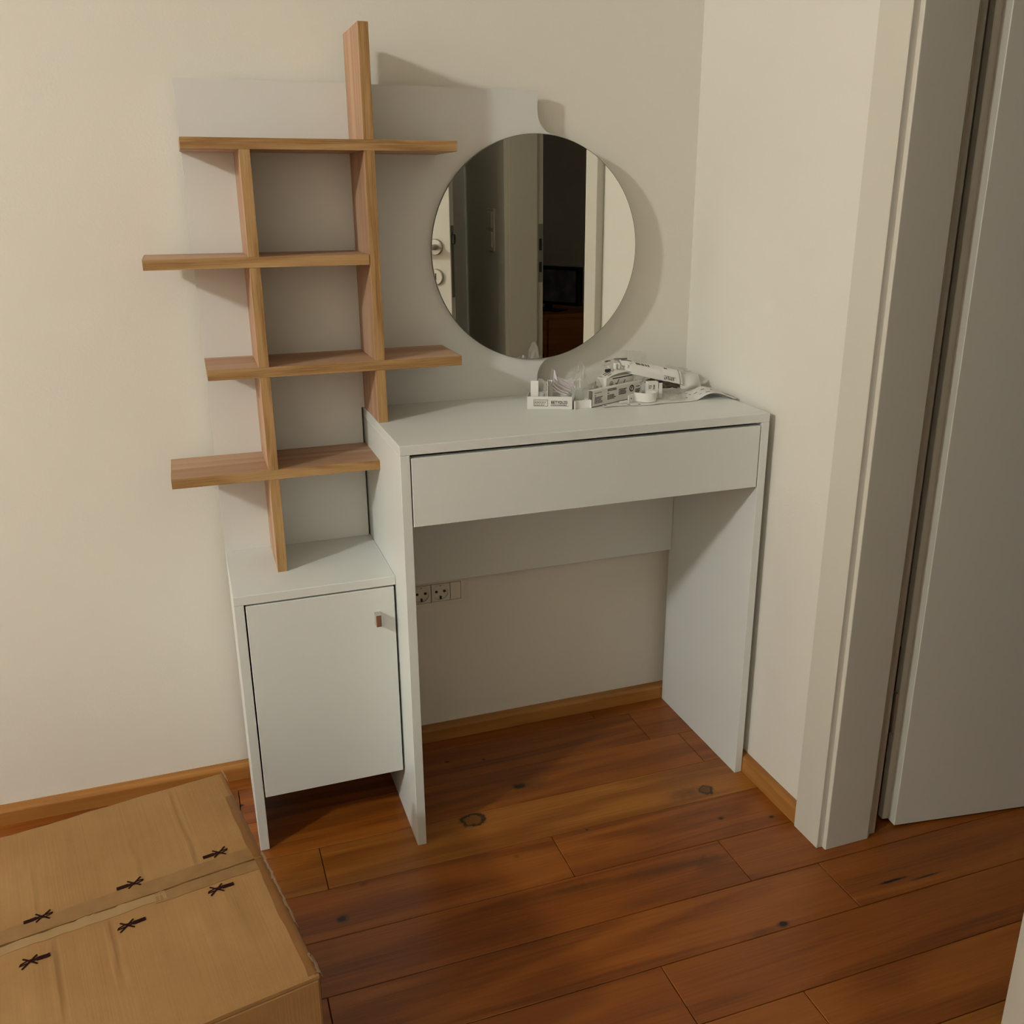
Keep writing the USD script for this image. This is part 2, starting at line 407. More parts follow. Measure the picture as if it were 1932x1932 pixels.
# door leaf of that doorway, swung open into the next room
dl = thing('door_1', 'flat white rebated door leaf standing open behind the jamb of the right doorway', 'door', loc=(.9406, -.6371, .006), rz=-8.1, kind='structure')
obj('leaf', cat_(bx(0, .72, 0, .0235, 0, 2.01, .0012)), DOORW, dl)
obj('rebate_lip', bx(-.0125, .70, .0235, .040, .0, 2.01, .0012), DOORW, dl)
for z in (.25, 1.75):
    obj('hinge', trimesh.creation.cylinder(radius=.007, height=.09, transform=trimesh.transformations.translation_matrix([-.010, .034, z])), STEEL, dl)

# half-open door with the lever handle, seen in the mirror and at the right picture edge
FX, FY = .5337, -1.266
d2 = thing('door_2', 'half-open white door with round lever rosette and keyhole plate, reflected in the mirror', 'door', loc=(FX, FY, .006), rz=math.degrees(math.atan2(-.74, -.67)), kind='structure')
# local x runs from the free edge to the hinge, local -y is the face that looks at the vanity side
obj('leaf', bx(0, .80, .0, .0245, 0, 2.01, .0012), DOORW, d2)
obj('rebate_lip', bx(.0125, .81, .0245, .040, 0, 2.01, .0012), DOORW, d2)


def disc_y(r, h, x, y0, z, n=48):
    m = trimesh.creation.cylinder(radius=r, height=h, sections=n)
    m.apply_transform(trimesh.transformations.rotation_matrix(math.pi / 2, [1, 0, 0])); m.apply_translation([x, y0 - h / 2, z]); return m


def rosette(x, z, r=.0265, h=.009):
    prof = np.array([[0, 0], [r, 0], [r, h - .002], [r - .002, h], [0, h]])
    m = trimesh.creation.revolve(prof, sections=48)
    m.apply_transform(trimesh.transformations.rotation_matrix(math.pi / 2, [1, 0, 0])); m.apply_translation([x, 0, z]); return m


ho = obj('handle', cat_(rosette(.056, 1.075), disc_y(.0098, .043, .056, -.004, 1.075)), STEEL, d2, label='brushed steel lever handle')
lev = trimesh.creation.capsule(radius=.0098, height=.115, count=[12, 20])
lev.apply_transform(trimesh.transformations.rotation_matrix(math.pi / 2, [0, 1, 0])); lev.apply_translation([.0575 + (.115 / 2 if lev.bounds[0][0] < -.03 else 0), -.047, 1.075])
obj('lever', lev, STEEL, ho)
ke = obj('keyhole_plate', rosette(.056, .977), STEEL, d2)
obj('keyhole', bx(.0535, .0585, -.0094, -.0085, .967, .989, .0004), BLACK, ke)
lp = obj('lock_plate', bx(-.0012, .0005, .004, .0205, .91, 1.145, .0004), BRASS, d2)
obj('latch', bx(-.012, -.001, .006, .0185, 1.085, 1.117, .003), BLACK, lp)

# double switch on the shaded part of the right wall, seen in the mirror
sw = thing('light_switch', 'pale double light switch plate on the shaded wall strip reflected in the mirror', 'light switch', loc=(XW, -1.545, 1.05))
obj('frame', bx(-.008, 0, -.038, .038, 0, .15, .002), SOCK, sw)
obj('rocker', bx(-.013, -.008, -.028, .028, .082, .140, .002), SOCK, sw); obj('rocker', bx(-.013, -.008, -.028, .028, .012, .070, .002), SOCK, sw)

# ceiling lamp of the room
lamp = thing('ceiling_lamp', 'round glass ceiling lamp that lights the room, outside the picture', 'lamp', loc=(LAMP_POS[0], LAMP_POS[1], ZC))
LG = usdkit.material(stage, LK + 'lamp_globe', {'e': ('emission', {'color': LAMP_COLOR, 'strength': LAMP_STRENGTH})}, [], surface='e.emission')
globe = trimesh.creation.icosphere(subdivisions=3, radius=LAMP_R); globe.apply_translation([0, 0, LAMP_POS[2] - ZC])
obj('shade', globe, LG, lamp, smooth=True)
cap = trimesh.creation.cylinder(radius=.05, height=.02); cap.apply_translation([0, 0, -.0101]); obj('base', cap, STEEL, lamp)

# ------------------------------------------------------------------ vanity: desk, cabinet, back panel, mirror, lattice of shelves
va = thing('vanity_desk', 'white vanity desk with low side cabinet, round mirror and oak lattice shelf against the wall', 'vanity desk')
H, T = .8333, .0179
W, DD = .7534, .3544
WC, HC, DC = .3009, .5537, .2622
YP = -.0156                              # front of the back panel
obj('desk_top', bx(0, W, -DD, 0, H - T, H), WHITE, va)
obj('side_panel', bx(0, T, -DD, 0, 0, H - T - .0002), WHITE, va, label='side panel between the cabinet and the knee space')
obj('side_panel', bx(W - T, W, -DD, 0, 0, H - T - .0002), WHITE, va, label='side panel beside the right wall')
obj('drawer_front', bx(T + .0022, W - T - .0022, -DD, -DD + T, .681, H - T - .0062), WHITE, va)
obj('drawer_box', cat_(bx(T + .014, W - T - .014, -DD + T, -.04, .69, .70, 0), bx(T + .014, T + .026, -DD + T, -.04, .70, .79, 0), bx(W - T - .026, W - T - .014, -DD + T, -.04, .70, .79, 0), bx(T + .026, W - T - .026, -.052, -.04, .70, .79, 0)), WHITE, va, smooth=False)
obj('back_rail', bx(T + .0003, W - T - .0003, -.0135, .0, .4204, H - T - .001), WHITE, va)
obj('cabinet_top', bx(-WC, -.0003, -DC, 0, HC - T, HC), WHITE, va)
obj('cabinet_side', bx(-WC, -WC + T, -DC, 0, 0, HC - T - .0002), WHITE, va)
obj('cabinet_bottom', bx(-WC + T, -.0003, -DC + T + .002, 0, .1209, .1209 + T), WHITE, va)
obj('cabinet_back', bx(-WC + T, -.0003, -.004, 0, .1209 + T, HC - T - .0003, 0), WHITE, va)
dr = obj('door', bx(-WC + T + .0026, -.0042, -DC, -DC + T, .1209, HC - T - .0034), WHITE, va)
obj('handle', bx(-.0450, -.0340, -DC - .0185, -DC, .4600, .4850, .0008), CHROME, dr, label='small chrome block pull')

# back panel: an L-shaped board that ends in a round lobe behind the mirror, with concave fillets
MX, MZ, MR = .3800, 1.1383, .2275
xe, x0p, ztop = .3822, -.3006, 1.4452
cx_ = MX
rf = None
h_f = .268
rf = (h_f ** 2 + (xe - cx_) ** 2 - MR ** 2) / (2 * (MR - (xe - cx_)))
poly = unary_union([sbox(x0p, HC + .0002, -.0042, ztop), sbox(-.0045, H + .0002, xe, ztop), Point(MX, MZ).buffer(MR, quad_segs=48)])
for s in (1, -1):
    fc = (xe + rf, MZ + s * h_f)
    d = np.array([fc[0] - MX, fc[1] - MZ]); tp = np.array([MX, MZ]) + d / np.linalg.norm(d) * MR
    wedge = Polygon([(xe - .01, fc[1]), (fc[0], fc[1]), tuple(tp), (MX, MZ), (xe - .01, MZ)])
    poly = unary_union([poly, wedge.difference(Point(*fc).buffer(rf, quad_segs=48))])
poly = poly.buffer(.00005).buffer(-.00005)
obj('back_panel', ext_xz(poly, YP, YP + .018), PANELW, va, smooth=20)
mir = obj('mirror', ext_xz(Point(MX, MZ).buffer(MR - .0008, quad_segs=64), YP - .0058, YP - .0005), MEDGE, va, smooth=20, label='round frameless mirror')
obj('mirror_face', ext_xz(Point(MX, MZ).buffer(MR - .0018, quad_segs=64), YP - .0062, YP - .0058), MIRROR, mir, smooth=20, label='reflecting face')
YM = YP - .0062

# lattice shelf: four boards and two posts
TS, DS = .0181, .1494
SH = [(-.3030, .1713, 1.3410), (-.3842, .0009, 1.1463), (-.3001, .1704, .9525), (-.3826, .0020, .7590)]
YS0, YS1 = YP - DS, YP - .0001
for a, b, z in SH:
    sh = obj('shelf', bx(a + .0009, b - .0009, YS0 + .0009, YS1, z - TS, z, .0002), SHELFX, va)
    obj('edge_band', cat_(bx(a, b, YS0, YS0 + .0009, z - TS, z, .0003), bx(a, a + .0009, YS0 + .0009, YS1, z - TS, z, .0003), bx(b - .0009, b, YS0 + .0009, YS1, z - TS, z, .0003)), BANDX, sh)


def make_post(x, segs, label=None):
    po_ = obj('post', cat_(*[bx(x, x + TS, YS0 + .0011, YS1, a, b, .0002) for a, b in segs]), SHELFZ, va, label=label)
    for a, b in segs:
        obj('edge_band', bx(x, x + TS, YS0 + .0002, YS0 + .0011, a, b, .0003), BANDZ, po_)
    a, b = segs[-1]
    if b > SH[0][2]:
        obj('end_band', bx(x, x + TS, YS0 + .0002, YS1, b, b + .0009, .0003), BANDX, po_)


e = .0002
make_post(-.2103, [(HC, SH[3][2] - TS - e), (SH[3][2] + e, SH[2][2] - TS - e), (SH[2][2] + e, SH[1][2] - TS - e), (SH[1][2] + e, SH[0][2] - TS - e)])
make_post(.0022, [(H, SH[2][2] - TS - e), (SH[2][2] + e, SH[0][2] - TS - e), (SH[0][2] + e, 1.5266)], label='tall oak post that stands above the panel')

# ------------------------------------------------------------------ wall socket strip under the desk
so = thing('socket_strip', 'cream two-gang wall socket strip with blank module under the desk', 'power socket', loc=(.1362, YB, .358))
fr = sbox(-.062, -.012, .088, .0555).difference(sbox(-.0455, -.0005, .0710, .0440))
obj('frame', ext_xz(fr, -.007, 0), SOCK, so, smooth=False)
for k, xo in enumerate((-.0450, .0003)):
    body = sbox(xo + .0005, .0006, xo + .0439, .0429)
    c = (xo + .0222, .0218)
    so_m = obj('socket', cat_(ext_xz(body.difference(Point(*c).buffer(.0192, quad_segs=24)), -.0072, -.001), ext_xz(Point(*c).buffer(.0194, quad_segs=24), -.0040, -.001)), SOCK, so, smooth=False)
    rim = Point(*c).buffer(.0195, quad_segs=24).difference(Point(*c).buffer(.0180, quad_segs=24))
    obj('socket_rim', ext_xz(rim, -.0082, -.003), SOCK, so_m, smooth=False)
    for dx in (-.0095, .0095):
        obj('pin_hole', ext_xz(Point(c[0] + dx, c[1] + .001).buffer(.0033), -.0044, -.0035), BLACK, so_m, smooth=False)
    for dz, hh in ((-.0172, .0075), (.0160, .0030)):
        obj('earth_clip', bx(c[0] - .0022, c[0] + .0022, -.0070, -.0038, c[1] + dz, c[1] + dz + hh, .0005), BLACK, so_m)
obj('blank_module', ext_xz(sbox(.0457, .0006, .0698, .0429), -.0072, -.001), SOCK, so, smooth=False)
obj('backing', ext_xz(sbox(-.0465, -.0015, .0720, .0450), -.0009, -.0001), DARK, so, smooth=False)

# ------------------------------------------------------------------ cardboard box on the floor
BH, BL, BW = .35, .86, .4913
bo = thing('cardboard_box', 'large closed brown cardboard box with taped seam and crossed-out knife marks', 'cardboard box', loc=(-.3513, -.4986, 0), rz=math.degrees(math.atan2(-.18628, -.98250)))
obj('body', cat_(bx(0, BL, 0, BW, 0, BH - .0085, .003)), CARTON, bo)
CRE = [(.273, .262, .42, 1.0), (.207, .262, .40, .9), (.083, .02, .235, .8), (.155, .10, .235, .5), (.285, .10, .235, .5), (.40, .05, .235, .8), (.36, .27, .47, .7)]


def flap(b0, b1, seed, droop):
    na, nb = 260, 60
    A, B = np.meshgrid(np.linspace(.0005, BL - .0005, na), np.linspace(b0, b1, nb), indexing='ij')
    z = np.full_like(A, BH)
    q = np.stack([A, B, 0 * A], -1)
    z += (meshkit.fbm(q * np.array([30, 6, 1.]), 3, seed) - .5) * .0022 + (meshkit.fbm(q * 7, 2, seed + 9) - .5) * .0018
    for a, c0, c1, s in CRE:
        wob = (meshkit.noise(np.stack([B * 25, 0 * B + a * 9, 0 * B], -1), seed) - .5) * .006
        on = np.clip((B - c0) / .02, 0, 1) * np.clip((c1 - B) / .04, 0, 1)
        z += on * s * (-.0013 * np.exp(-((A - a - wob) / .0022) ** 2) + .0010 * np.exp(-((A - a - wob - .0045) / .003) ** 2))
    z -= droop * np.exp(-np.minimum(B - b0, b1 - B) / .006) * .0016
    edge = np.minimum.reduce([A, BL - A, np.where(b0 < .01, B - b0, b1 - B)])
    z -= .0025 * np.exp(-edge / .0022)
    top = np.stack([A, B, z], -1).reshape(-1, 3); bot = top.copy(); bot[:, 2] = BH - .0083
    idx = np.arange(na * nb).reshape(na, nb); n = na * nb
    a_, b_, c_, d_ = idx[:-1, :-1].ravel(), idx[1:, :-1].ravel(), idx[1:, 1:].ravel(), idx[:-1, 1:].ravel()
    F = [np.c_[a_, b_, c_], np.c_[a_, c_, d_]]
    rim = np.concatenate([idx[:, 0], idx[-1, 1:], idx[-2::-1, -1], idx[0, -2:0:-1]]); r2 = np.roll(rim, -1)
    F += [np.c_[rim, rim + n, r2 + n], np.c_[rim, r2 + n, r2]]
    return trimesh.Trimesh(np.vstack([top, bot]), np.vstack(F), process=False), (A, B, z)


SEAM = .2425
f1, g1 = flap(.0005, SEAM - .0009, 3, .4)
f2, g2 = flap(SEAM + .0009, BW - .0005, 8, 1.0)
obj('flap', f1, CARTON, bo, smooth=40); obj('flap', f2, CARTON, bo, smooth=40)
from scipy.interpolate import RegularGridInterpolator
ZI = [RegularGridInterpolator((g[0][:, 0], g[1][0, :]), g[2], bounds_error=False, fill_value=None) for g in (g1, g2)]


def topz(a, b):
    return np.where(b < SEAM, ZI[0](np.stack([a, np.minimum(b, SEAM - .001)], -1)), ZI[1](np.stack([a, np.maximum(b, SEAM + .001)], -1)))


def on_top(a0, a1, b0, b1, na, nb, ragged=0.0, lift=.0004, seed=0, thick=.0003):
    def f(u, v):
        a = a0 + (a1 - a0) * u
        bb0 = b0 + ragged * (meshkit.fbm(np.stack([a * 60, 0 * a + seed, 0 * a], -1), 3, seed) - .5)
        bb1 = b1 + ragged * (meshkit.fbm(np.stack([a * 60, 0 * a + seed + 4, 0 * a], -1), 3, seed + 1) - .5)
        b = bb0 + (bb1 - bb0) * v
        return np.stack([a, b, topz(a, b) + lift], -1)
    return grid_surface(f, na, nb, thick)


obj('seam_tape', on_top(.012, BL - .01, .2145, SEAM - .001, 160, 8, .003, seed=2), TAPEL, bo, label='paper tape strip on the rear flap')
obj('seam_tape', on_top(.012, .150, SEAM + .001, .267, 50, 8, .003, seed=5), TAPEL, bo, label='short rest of tape on the front flap')
obj('seam_tape', on_top(.135, BL - .01, SEAM + .001, .2615, 160, 8, .004, seed=7), TORN, bo, label='pale torn strip where the tape was pulled off')
def edge_tape(u, v):
    b = .075 + (.488 - .075) * v
    s = -.0 + u                                     # 0..1 : from 14 mm inside over the edge to 30 mm down the side
    w = .0135 + .003 * (meshkit.noise(np.stack([b * 30, 0 * b, 0 * b], -1), 3) - .5)
    a = np.where(s < .35, w * (1 - s / .35), -.0006)
    z = np.where(s < .35, topz(np.maximum(a, .001), b) + .0005, BH - .001 - (s - .35) / .65 * .05)
    return np.stack([a, b, z], -1)


obj('edge_tape', grid_surface(edge_tape, 24, 60, .0003), TAPE, bo, smooth=50, label='brown packing tape over the right edge')


def scrap(b0, b1, w, seed):
    def f(u, v):
        b = b0 + (b1 - b0) * v
        a = .002 - .006 * u
        z = BH + .0012 - .012 * u * u
        p = np.stack([a, b, z], -1)
        return p + folds(p, 120, w, seed) * np.array([1.0, .3, .5]) + np.array([0, 0, .0015])
    return grid_surface(f, 8, 40, .0002)


for b0, b1, w, sd in ((.235, .300, .006, 4), (.300, .395, .004, 9), (.455, .4905, .007, 14), (.0, .03, .005, 19)):
    obj('torn_tape', scrap(b0, b1, w, sd), CLEART, bo, smooth=True)


def knife(a, b, s):
    """A knife crossed out: handle, blade outline and cross; local (p, q) = (towards the blade, up)."""
    handle = LineString([(.0012, 0), (.0165, 0)]).buffer(.0032, cap_style=2).buffer(-.0004).buffer(.0004)
    blade = Polygon([(.0165, -.0017), (.026, -.0030), (.0345, -.0006), (.0360, .0028), (.0285, .0024), (.0165, .0012)]).buffer(.0004)
    blade = blade.difference(blade.buffer(-.0016))
    cross = unary_union([LineString([(.0165, .0078), (.0310, -.0078)]).buffer(.00105), LineString([(.0160, -.0072), (.0330, .0085)]).buffer(.00105)])
    g = unary_union([handle, blade, cross])
    tri = ext(g, .0004)
    for _ in range(2):
        tri = tri.subdivide()
    v = tri.vertices.copy()
    A, B = a - s * v[:, 0], b - s * v[:, 1]
    v2 = np.c_[A, B, topz(A, B) + .0006 + v[:, 2]]
    return trimesh.Trimesh(v2, tri.faces, process=False)


for a, b, s in ((.0765, .2045, 1), (.1925, .2095, 1), (.3065, .2145, 1), (.4215, .218, 1), (.0495, .2800, -1), (.1655, .2880, -1), (.2790, .2915, -1), (.3935, .294, -1)):
    obj('knife_mark', knife(a, b, s), MARKINK, bo, smooth=False)

# ------------------------------------------------------------------ clutter on the desk top
Z0 = H + .0002


def word(text, h, bold=False, depth=.0003):
    return meshkit.text_mesh(text, h, depth, bold)


def on_front(m, x, y, z):
    """Lay lettering (in xy) on a face that looks along -y at local (x, y, z)."""
    m.apply_transform(np.array([[1, 0, 0, x], [0, 0, -1, y], [0, 1, 0, z], [0, 0, 0, 1.]])); return m


def lines_of_print(x0, x1, z0, z1, y, n, seed, fill=.55):
    """Rows of tiny dashes standing for print too small to read."""
    r = np.random.default_rng(seed); ms = []
    dz = (z1 - z0) / n
    for i in range(n):
        x = x0
        end = x1 - r.uniform(0, .25) * (x1 - x0)
        while x < end:
            w = r.uniform(.0015, .005)
            ms.append(bx(x, min(x + w, end), y - .0002, y + .0001, z0 + i * dz, z0 + i * dz + dz * fill, 0)); x += w + .0008
    return cat_(*ms)


# 1 open tray carton
tx = thing('tray_carton', 'open white carton tray printed with a bold word, left end of the desk clutter', 'box', loc=(.3100, -.1510, Z0), rz=-23.5)
TL, TD, TH = .0918, .050, .0262
obj('tray', cat_(bx(0, TL, 0, .0012, 0, TH, .0003), bx(0, TL, TD - .0012, TD, 0, TH, .0003), bx(0, .0012, .0012, TD - .0012, 0, TH, .0003), bx(TL - .0012, TL, .0012, TD - .0012, 0, TH, .0003), bx(.0012, TL - .0012, .0012, TD - .0012, 0, .0012, 0)), CARDW, tx, smooth=False)
w_ = word('BETYDLIG', .0056, True); sx = .033 / w_.extents[0]; w_.apply_scale([sx, 1, 1])
obj('printed_word', on_front(w_, .0485, -.0001, .0118), INK, tx, smooth=False)
obj('printed_lines', cat_(lines_of_print(.0485, .081, .0085, .0105, -.0001, 1, 3), bx(.048, .0845, -.0003, 0, .0068, .0073, 0)), INK, tx, smooth=False)
obj('printed_frame', cat_(bx(.0135, .0425, -.0003, 0, .0195, .0203, 0), bx(.0135, .0425, -.0003, 0, .0062, .0070, 0), bx(.0135, .0143, -.0003, 0, .0062, .0203, 0), bx(.0417, .0425, -.0003, 0, .0062, .0203, 0), lines_of_print(.0150, .041, .0078, .0188, -.0001, 4, 4, .4)), GREYINK, tx, smooth=False)
# things in the tray
def rotbox(x0, x1, y0, y1, z0, z1, tilt=0, b=.0006):
    m = bx(x0, x1, y0, y1, z0, z1, b)
    m.apply_transform(trimesh.transformations.rotation_matrix(math.radians(tilt), [1, 0, 0], [0, y0, z0])); return m


pl = thing('bracket_plate', 'small white enamel bracket plate standing upright in the open carton tray', 'bracket', loc=(.3100, -.1510, Z0), rz=-23.5)
obj('plate', rotbox(.0065, .0225, .012, .0138, .0016, .0555, -6, .0008), BRACK, pl); obj('foot', bx(.0075, .0215, .0140, .030, .0016, .0034, .0006), BRACK, pl)
pl = thing('bracket_angle', 'white L-shaped enamel bracket beside the folded leaflet in the open carton tray', 'bracket', loc=(.3100, -.1510, Z0), rz=-23.5)
obj('upright', rotbox(.040, .0415, .016, .034, .0016, .0555, -4, .0004), BRACK, pl); obj('plate', rotbox(.0418, .0500, .0325, .034, .0016, .0540, -4, .0004), BRACK, pl); obj('foot', bx(.0415, .052, .016, .032, .0016, .0034, .0005), BRACK, pl)
# plastic bag in tray
def f_traybag(u, v):
    p = bil((.016, .010, .012), (.042, .010, .018), (.040, .036, .050), (.018, .036, .056))(u, v)
    return p + folds(p, 110, .020, 31)


tb = thing('film_bag', 'crumpled clear film bag lying inside the open carton tray', 'plastic bag', loc=(.3100, -.1510, Z0), rz=-23.5)
obj('film', grid_surface(f_traybag, 30, 30, .0002), FILMH, tb, smooth=True)
# folded leaflet with fanned pages
lf = thing('folded_leaflet', 'folded rosy white leaflet with fanned pages sticking out of the open carton tray', 'leaflet', loc=(0, 0, Z0))
PG = [((.3600, -.1520, .0470), (.3900, -.1690, .0250)), ((.3637, -.1500, .0510), (.3940, -.1670, .0285)), ((.3690, -.1480, .0565), (.4005, -.1650, .0325)), ((.3760, -.1460, .0655), (.4040, -.1630, .0395))]
for k, (c0, c1) in enumerate(PG):
    c0, c1 = np.array(c0), np.array(c1)

    def f_leaf(u, v, c0=c0, c1=c1):
        q = u[..., None]
        p = c0 * (1 - q) + c1 * q
        p = p + np.stack([0 * u, 0 * u, -.0050 * np.sin(np.pi * u ** .8)], -1)
        return p + v[..., None] * np.array([.0030, .0070, .0030])
    obj('page', grid_surface(f_leaf, 18, 4, .0009), PINKP, lf, smooth=True)


def f_back(u, v):
    p = bil((.3850, -.122, .030), (.4300, -.120, .028), (.4250, -.112, .0490), (.3920, -.112, .0560))(u, v)
    p[..., 2] -= .005 * np.sin(np.pi * u) * v
    return p


obj('page', grid_surface(f_back, 16, 8, .0006), PINKP, lf, smooth=True)


def f_flapleaf(u, v):
    p = bil((.3720, -.119, .044), (.3900, -.119, .044), (.3860, -.112, .0680), (.3795, -.112, .0730))(u, v)
    p[..., 1] += .004 * np.sin(np.pi * u)
    return p


obj('page', grid_surface(f_flapleaf, 8, 8, .0006), PINKP, lf, smooth=True)


# 2 standing clear bag
def bag_sheet(seed, side):
    def f(u, v):
        wv = .021 - .010 * np.clip((v - .62) / .38, 0, 1)
        cx = .4315 - .003 * v
        x = cx + (u - .5) * 2 * wv
        bul = side * .009 * np.sin(np.pi * u) * (1 - .5 * v)
        y = -.160 + bul + .38 * (cx - x) * .5
        z = .0040 + v * (.068 + .022 * np.sin(3.5 * u + .8))
        p = np.stack([x, y, z], -1)
        d = folds(p * np.array([1, 1, .6]), 75, .016, seed)
        d[..., 2] *= np.clip(v * 4, 0, 1)
        return p + d
    return f


cb = thing('clear_bag', 'crumpled clear plastic bag standing upright behind the small white half ring', 'plastic bag', loc=(0, 0, Z0))
obj('front_film', grid_surface(bag_sheet(3, -1), 30, 50, .0002), FILMB, cb, smooth=True); obj('back_film', grid_surface(bag_sheet(8, 1), 30, 50, .0002), FILMB, cb, smooth=True)


for k, (u0, u1, v0, v1) in enumerate(((.46, .50, .62, .97), (.955, 1.0, .02, .60), (.10, .16, .74, .93), (.25, .62, .545, .575), (.62, .68, .60, .90), (.0, .04, .05, .55), (.30, .36, .40, .66))):
    obj('crease', grid_surface(bag_sheet(3, -1), 8, 24, .0002, u0, u1, v0, v1, .0006), CREASE, cb, smooth=True)


def strip(path, w, z0, z1):
    g = LineString(path).buffer(w / 2, cap_style=2, join_style=1)
    m = ext(g, z1 - z0); m.apply_translation([0, 0, z0]); return m


# 3 half ring
hr = thing('half_ring', 'small plain white half-ring bracket on the desk between the printed tray and the long carton', 'bracket', loc=(0, 0, Z0))
arc = [(.4005, -.1700), (.4005, -.1870)] + [(.4185 + .0180 * math.cos(a), -.1870 - .0055 * math.sin(a)) for a in np.linspace(math.pi, 2 * math.pi, 18)] + [(.4365, -.1870), (.4365, -.1700)]
arc = [(x, y if i < 2 or i > len(arc) - 3 else y) for i, (x, y) in enumerate(arc)]
obj('band', strip(arc, .0018, 0, .0165), BRACK, hr)
obj('plate', bx(.4300, .4365, -.1700, -.1682, 0, .0165, .0004), BRACK, hr)

# 4 flat papers under everything
fs = thing('flat_sheet', 'flat white instruction sheet lying on the desk under the bracket ring and cartons', 'paper', loc=(0, 0, Z0))
def f_flat(u, v):
    p = bil((.462, -.196, .0004), (.640, -.2080, .0004), (.720, -.075, .0004), (.470, -.075, .0004))(u, v)
    p[..., 1] += .006 * np.sin(9 * u) * (1 - v) * .7
    p[..., 2] += .0012 * (1 - v) ** 6 * (meshkit.noise(np.stack([u * 9, v * 3, 0 * u], -1), 2))
    return p


obj('sheet', grid_surface(f_flat, 40, 16, .0004), PAPER, fs, smooth=True)
for u, v in ((.03, .10), (.10, .30), (.30, .04), (.42, .06)):
    obj('print', grid_surface(f_flat, 4, 3, .0001, u, u + .03, v, v + .05, .0004), GREYINK, fs, smooth=True)
Z1 = Z0 + .0022
# 5 long carton with printed text blocks
lc = thing('long_carton', 'long white carton with printed text blocks and a dark round emblem on the desk', 'box', loc=(.4390, -.1880, Z1), rz=24.5)
LL, LD, LH = .158, .0125, .0328
obj('carton', cat_(bx(0, LL, 0, .0007, 0, LH, .0002), bx(0, LL, LD - .0007, LD, 0, LH, .0002), bx(0, LL, .0007, LD - .0007, 0, .0007, 0), bx(0, LL, .0007, LD - .0007, LH - .0007, LH, 0), bx(LL - .0007, LL, .0007, LD - .0007, .0007, LH - .0007, 0)), CARDW, lc, smooth=False)
obj('printed_text', cat_(lines_of_print(.006, .031, .0265, .0285, -.0001, 1, 1), lines_of_print(.006, .032, .0050, .0195, -.0001, 5, 2, .7), bx(.006, .0092, -.0003, 0, .0208, .0226, 0),
                         lines_of_print(.046, .073, .0080, .0185, -.0001, 4, 5, .7), bx(.046, .0505, -.0003, 0, .0205, .0226, 0), lines_of_print(.082, .108, .0130, .0260, -.0001, 4, 6, .8), lines_of_print(.046, .08, .0255, .0310, -.0001, 2, 7, .8)), GREYINK, lc, smooth=False)
em = Point(0, 0).buffer(.0072, quad_segs=20).difference(Point(0, 0).buffer(.0052, quad_segs=20))
em = unary_union([em, LineString([(-.003, -.004), (.0005, .001), (.003, .0045)]).buffer(.0008), LineString([(-.002, .003), (.0005, .001)]).buffer(.0007)])
m = ext(em, .0003); obj('round_emblem', on_front(m, .124, -.0001, .0215), INK, lc, smooth=False)
obj('printed_area', cat_(lines_of_print(.136, .153, .0060, .0185, -.0001, 5, 9, .85), bx(.138, .150, -.0003, 0, .0225, .0240, 0)), GREYINK, lc, smooth=False)

# 6 upper carton with ring print and a dark slot
uc = thing('ring_carton', 'white carton printed with a concentric ring, behind the long carton and under the label strip', 'box', loc=(.4870, -.1480, Z1), rz=24.5)
obj('carton', bx(0, .090, 0, .026, 0, .0490, .0008), CARDW, uc)
obj('dark_slot', bx(.020, .084, -.0003, .001, .0440, .0462, .0001), BLACK, uc)
rp = unary_union([Point(0, 0).buffer(.0060).difference(Point(0, 0).buffer(.0049)), Point(0, 0).buffer(.0032).difference(Point(0, 0).buffer(.0022)), Point(0, 0).buffer(.0010)])
obj('ring_print', on_front(ext(rp,   .0003), .0165, -.0001, .0345), GREYINK, uc, smooth=False)
obj('printed_marks', cat_(on_front(ext(unary_union([LineString([(0, 0), (.006, .009)]).buffer(.0012), LineString([(.0005, -.001), (-.004, .003)]).buffer(.001)]), .0003), .034, -.0001, .0315), on_front(ext(LineString([(0, 0), (.004, .008)]).buffer(.0012), .0003), .056, -.0001, .0300)), GREYINK, uc, smooth=False)

# 7 label strip bowed over the carton, with bracket bag on it
ls = thing('label_strip', 'narrow white label strip bowed over the top of the ring-printed carton', 'paper', loc=(0, 0, Z0))
def f_strip(u, v):
    p = bil((.4880, -.1480, .0490), (.5720, -.1120, .0510), (.5640, -.0950, .0550), (.4800, -.1310, .0560))(u, v)
    p[..., 2] += .0075 * np.sin(np.pi * np.clip(u, 0, 1)) ** .8 - .001 * v
    return p


obj('strip', grid_surface(f_strip, 30, 6, .0006), PAPER, ls, smooth=True)
for a, b, c, d in ((.05, .25, .5, .62), (.05, .30, .75, .85), (.10, .22, .25, .35)):
    obj('print', grid_surface(f_strip, 6, 3, .0001, a, b, c, d, .0006), GREYINK, ls, smooth=True)
bb = thing('bracket_bag', 'clear bag of small white brackets lying on top of the label strip', 'plastic bag', loc=(0, 0, Z0))
def f_bb(u, v):
    p = bil((.495, -.128, .0600), (.575, -.100, .0600), (.560, -.074, .074), (.500, -.092, .080))(u, v)
    p[..., 2] += .010 * np.sin(np.pi * u) * np.sin(np.pi * v)
    return p + folds(p, 90, .018, 12)


obj('film', grid_surface(f_bb, 40, 26, .0002), FILM, bb, smooth=True)
def tiny(x, y, z, lx, ly, lz, rz):
    return rotz(bx(x - lx / 2, x + lx / 2, y - ly / 2, y + ly / 2, z, z + lz, .0006), rz, (x, y, z))


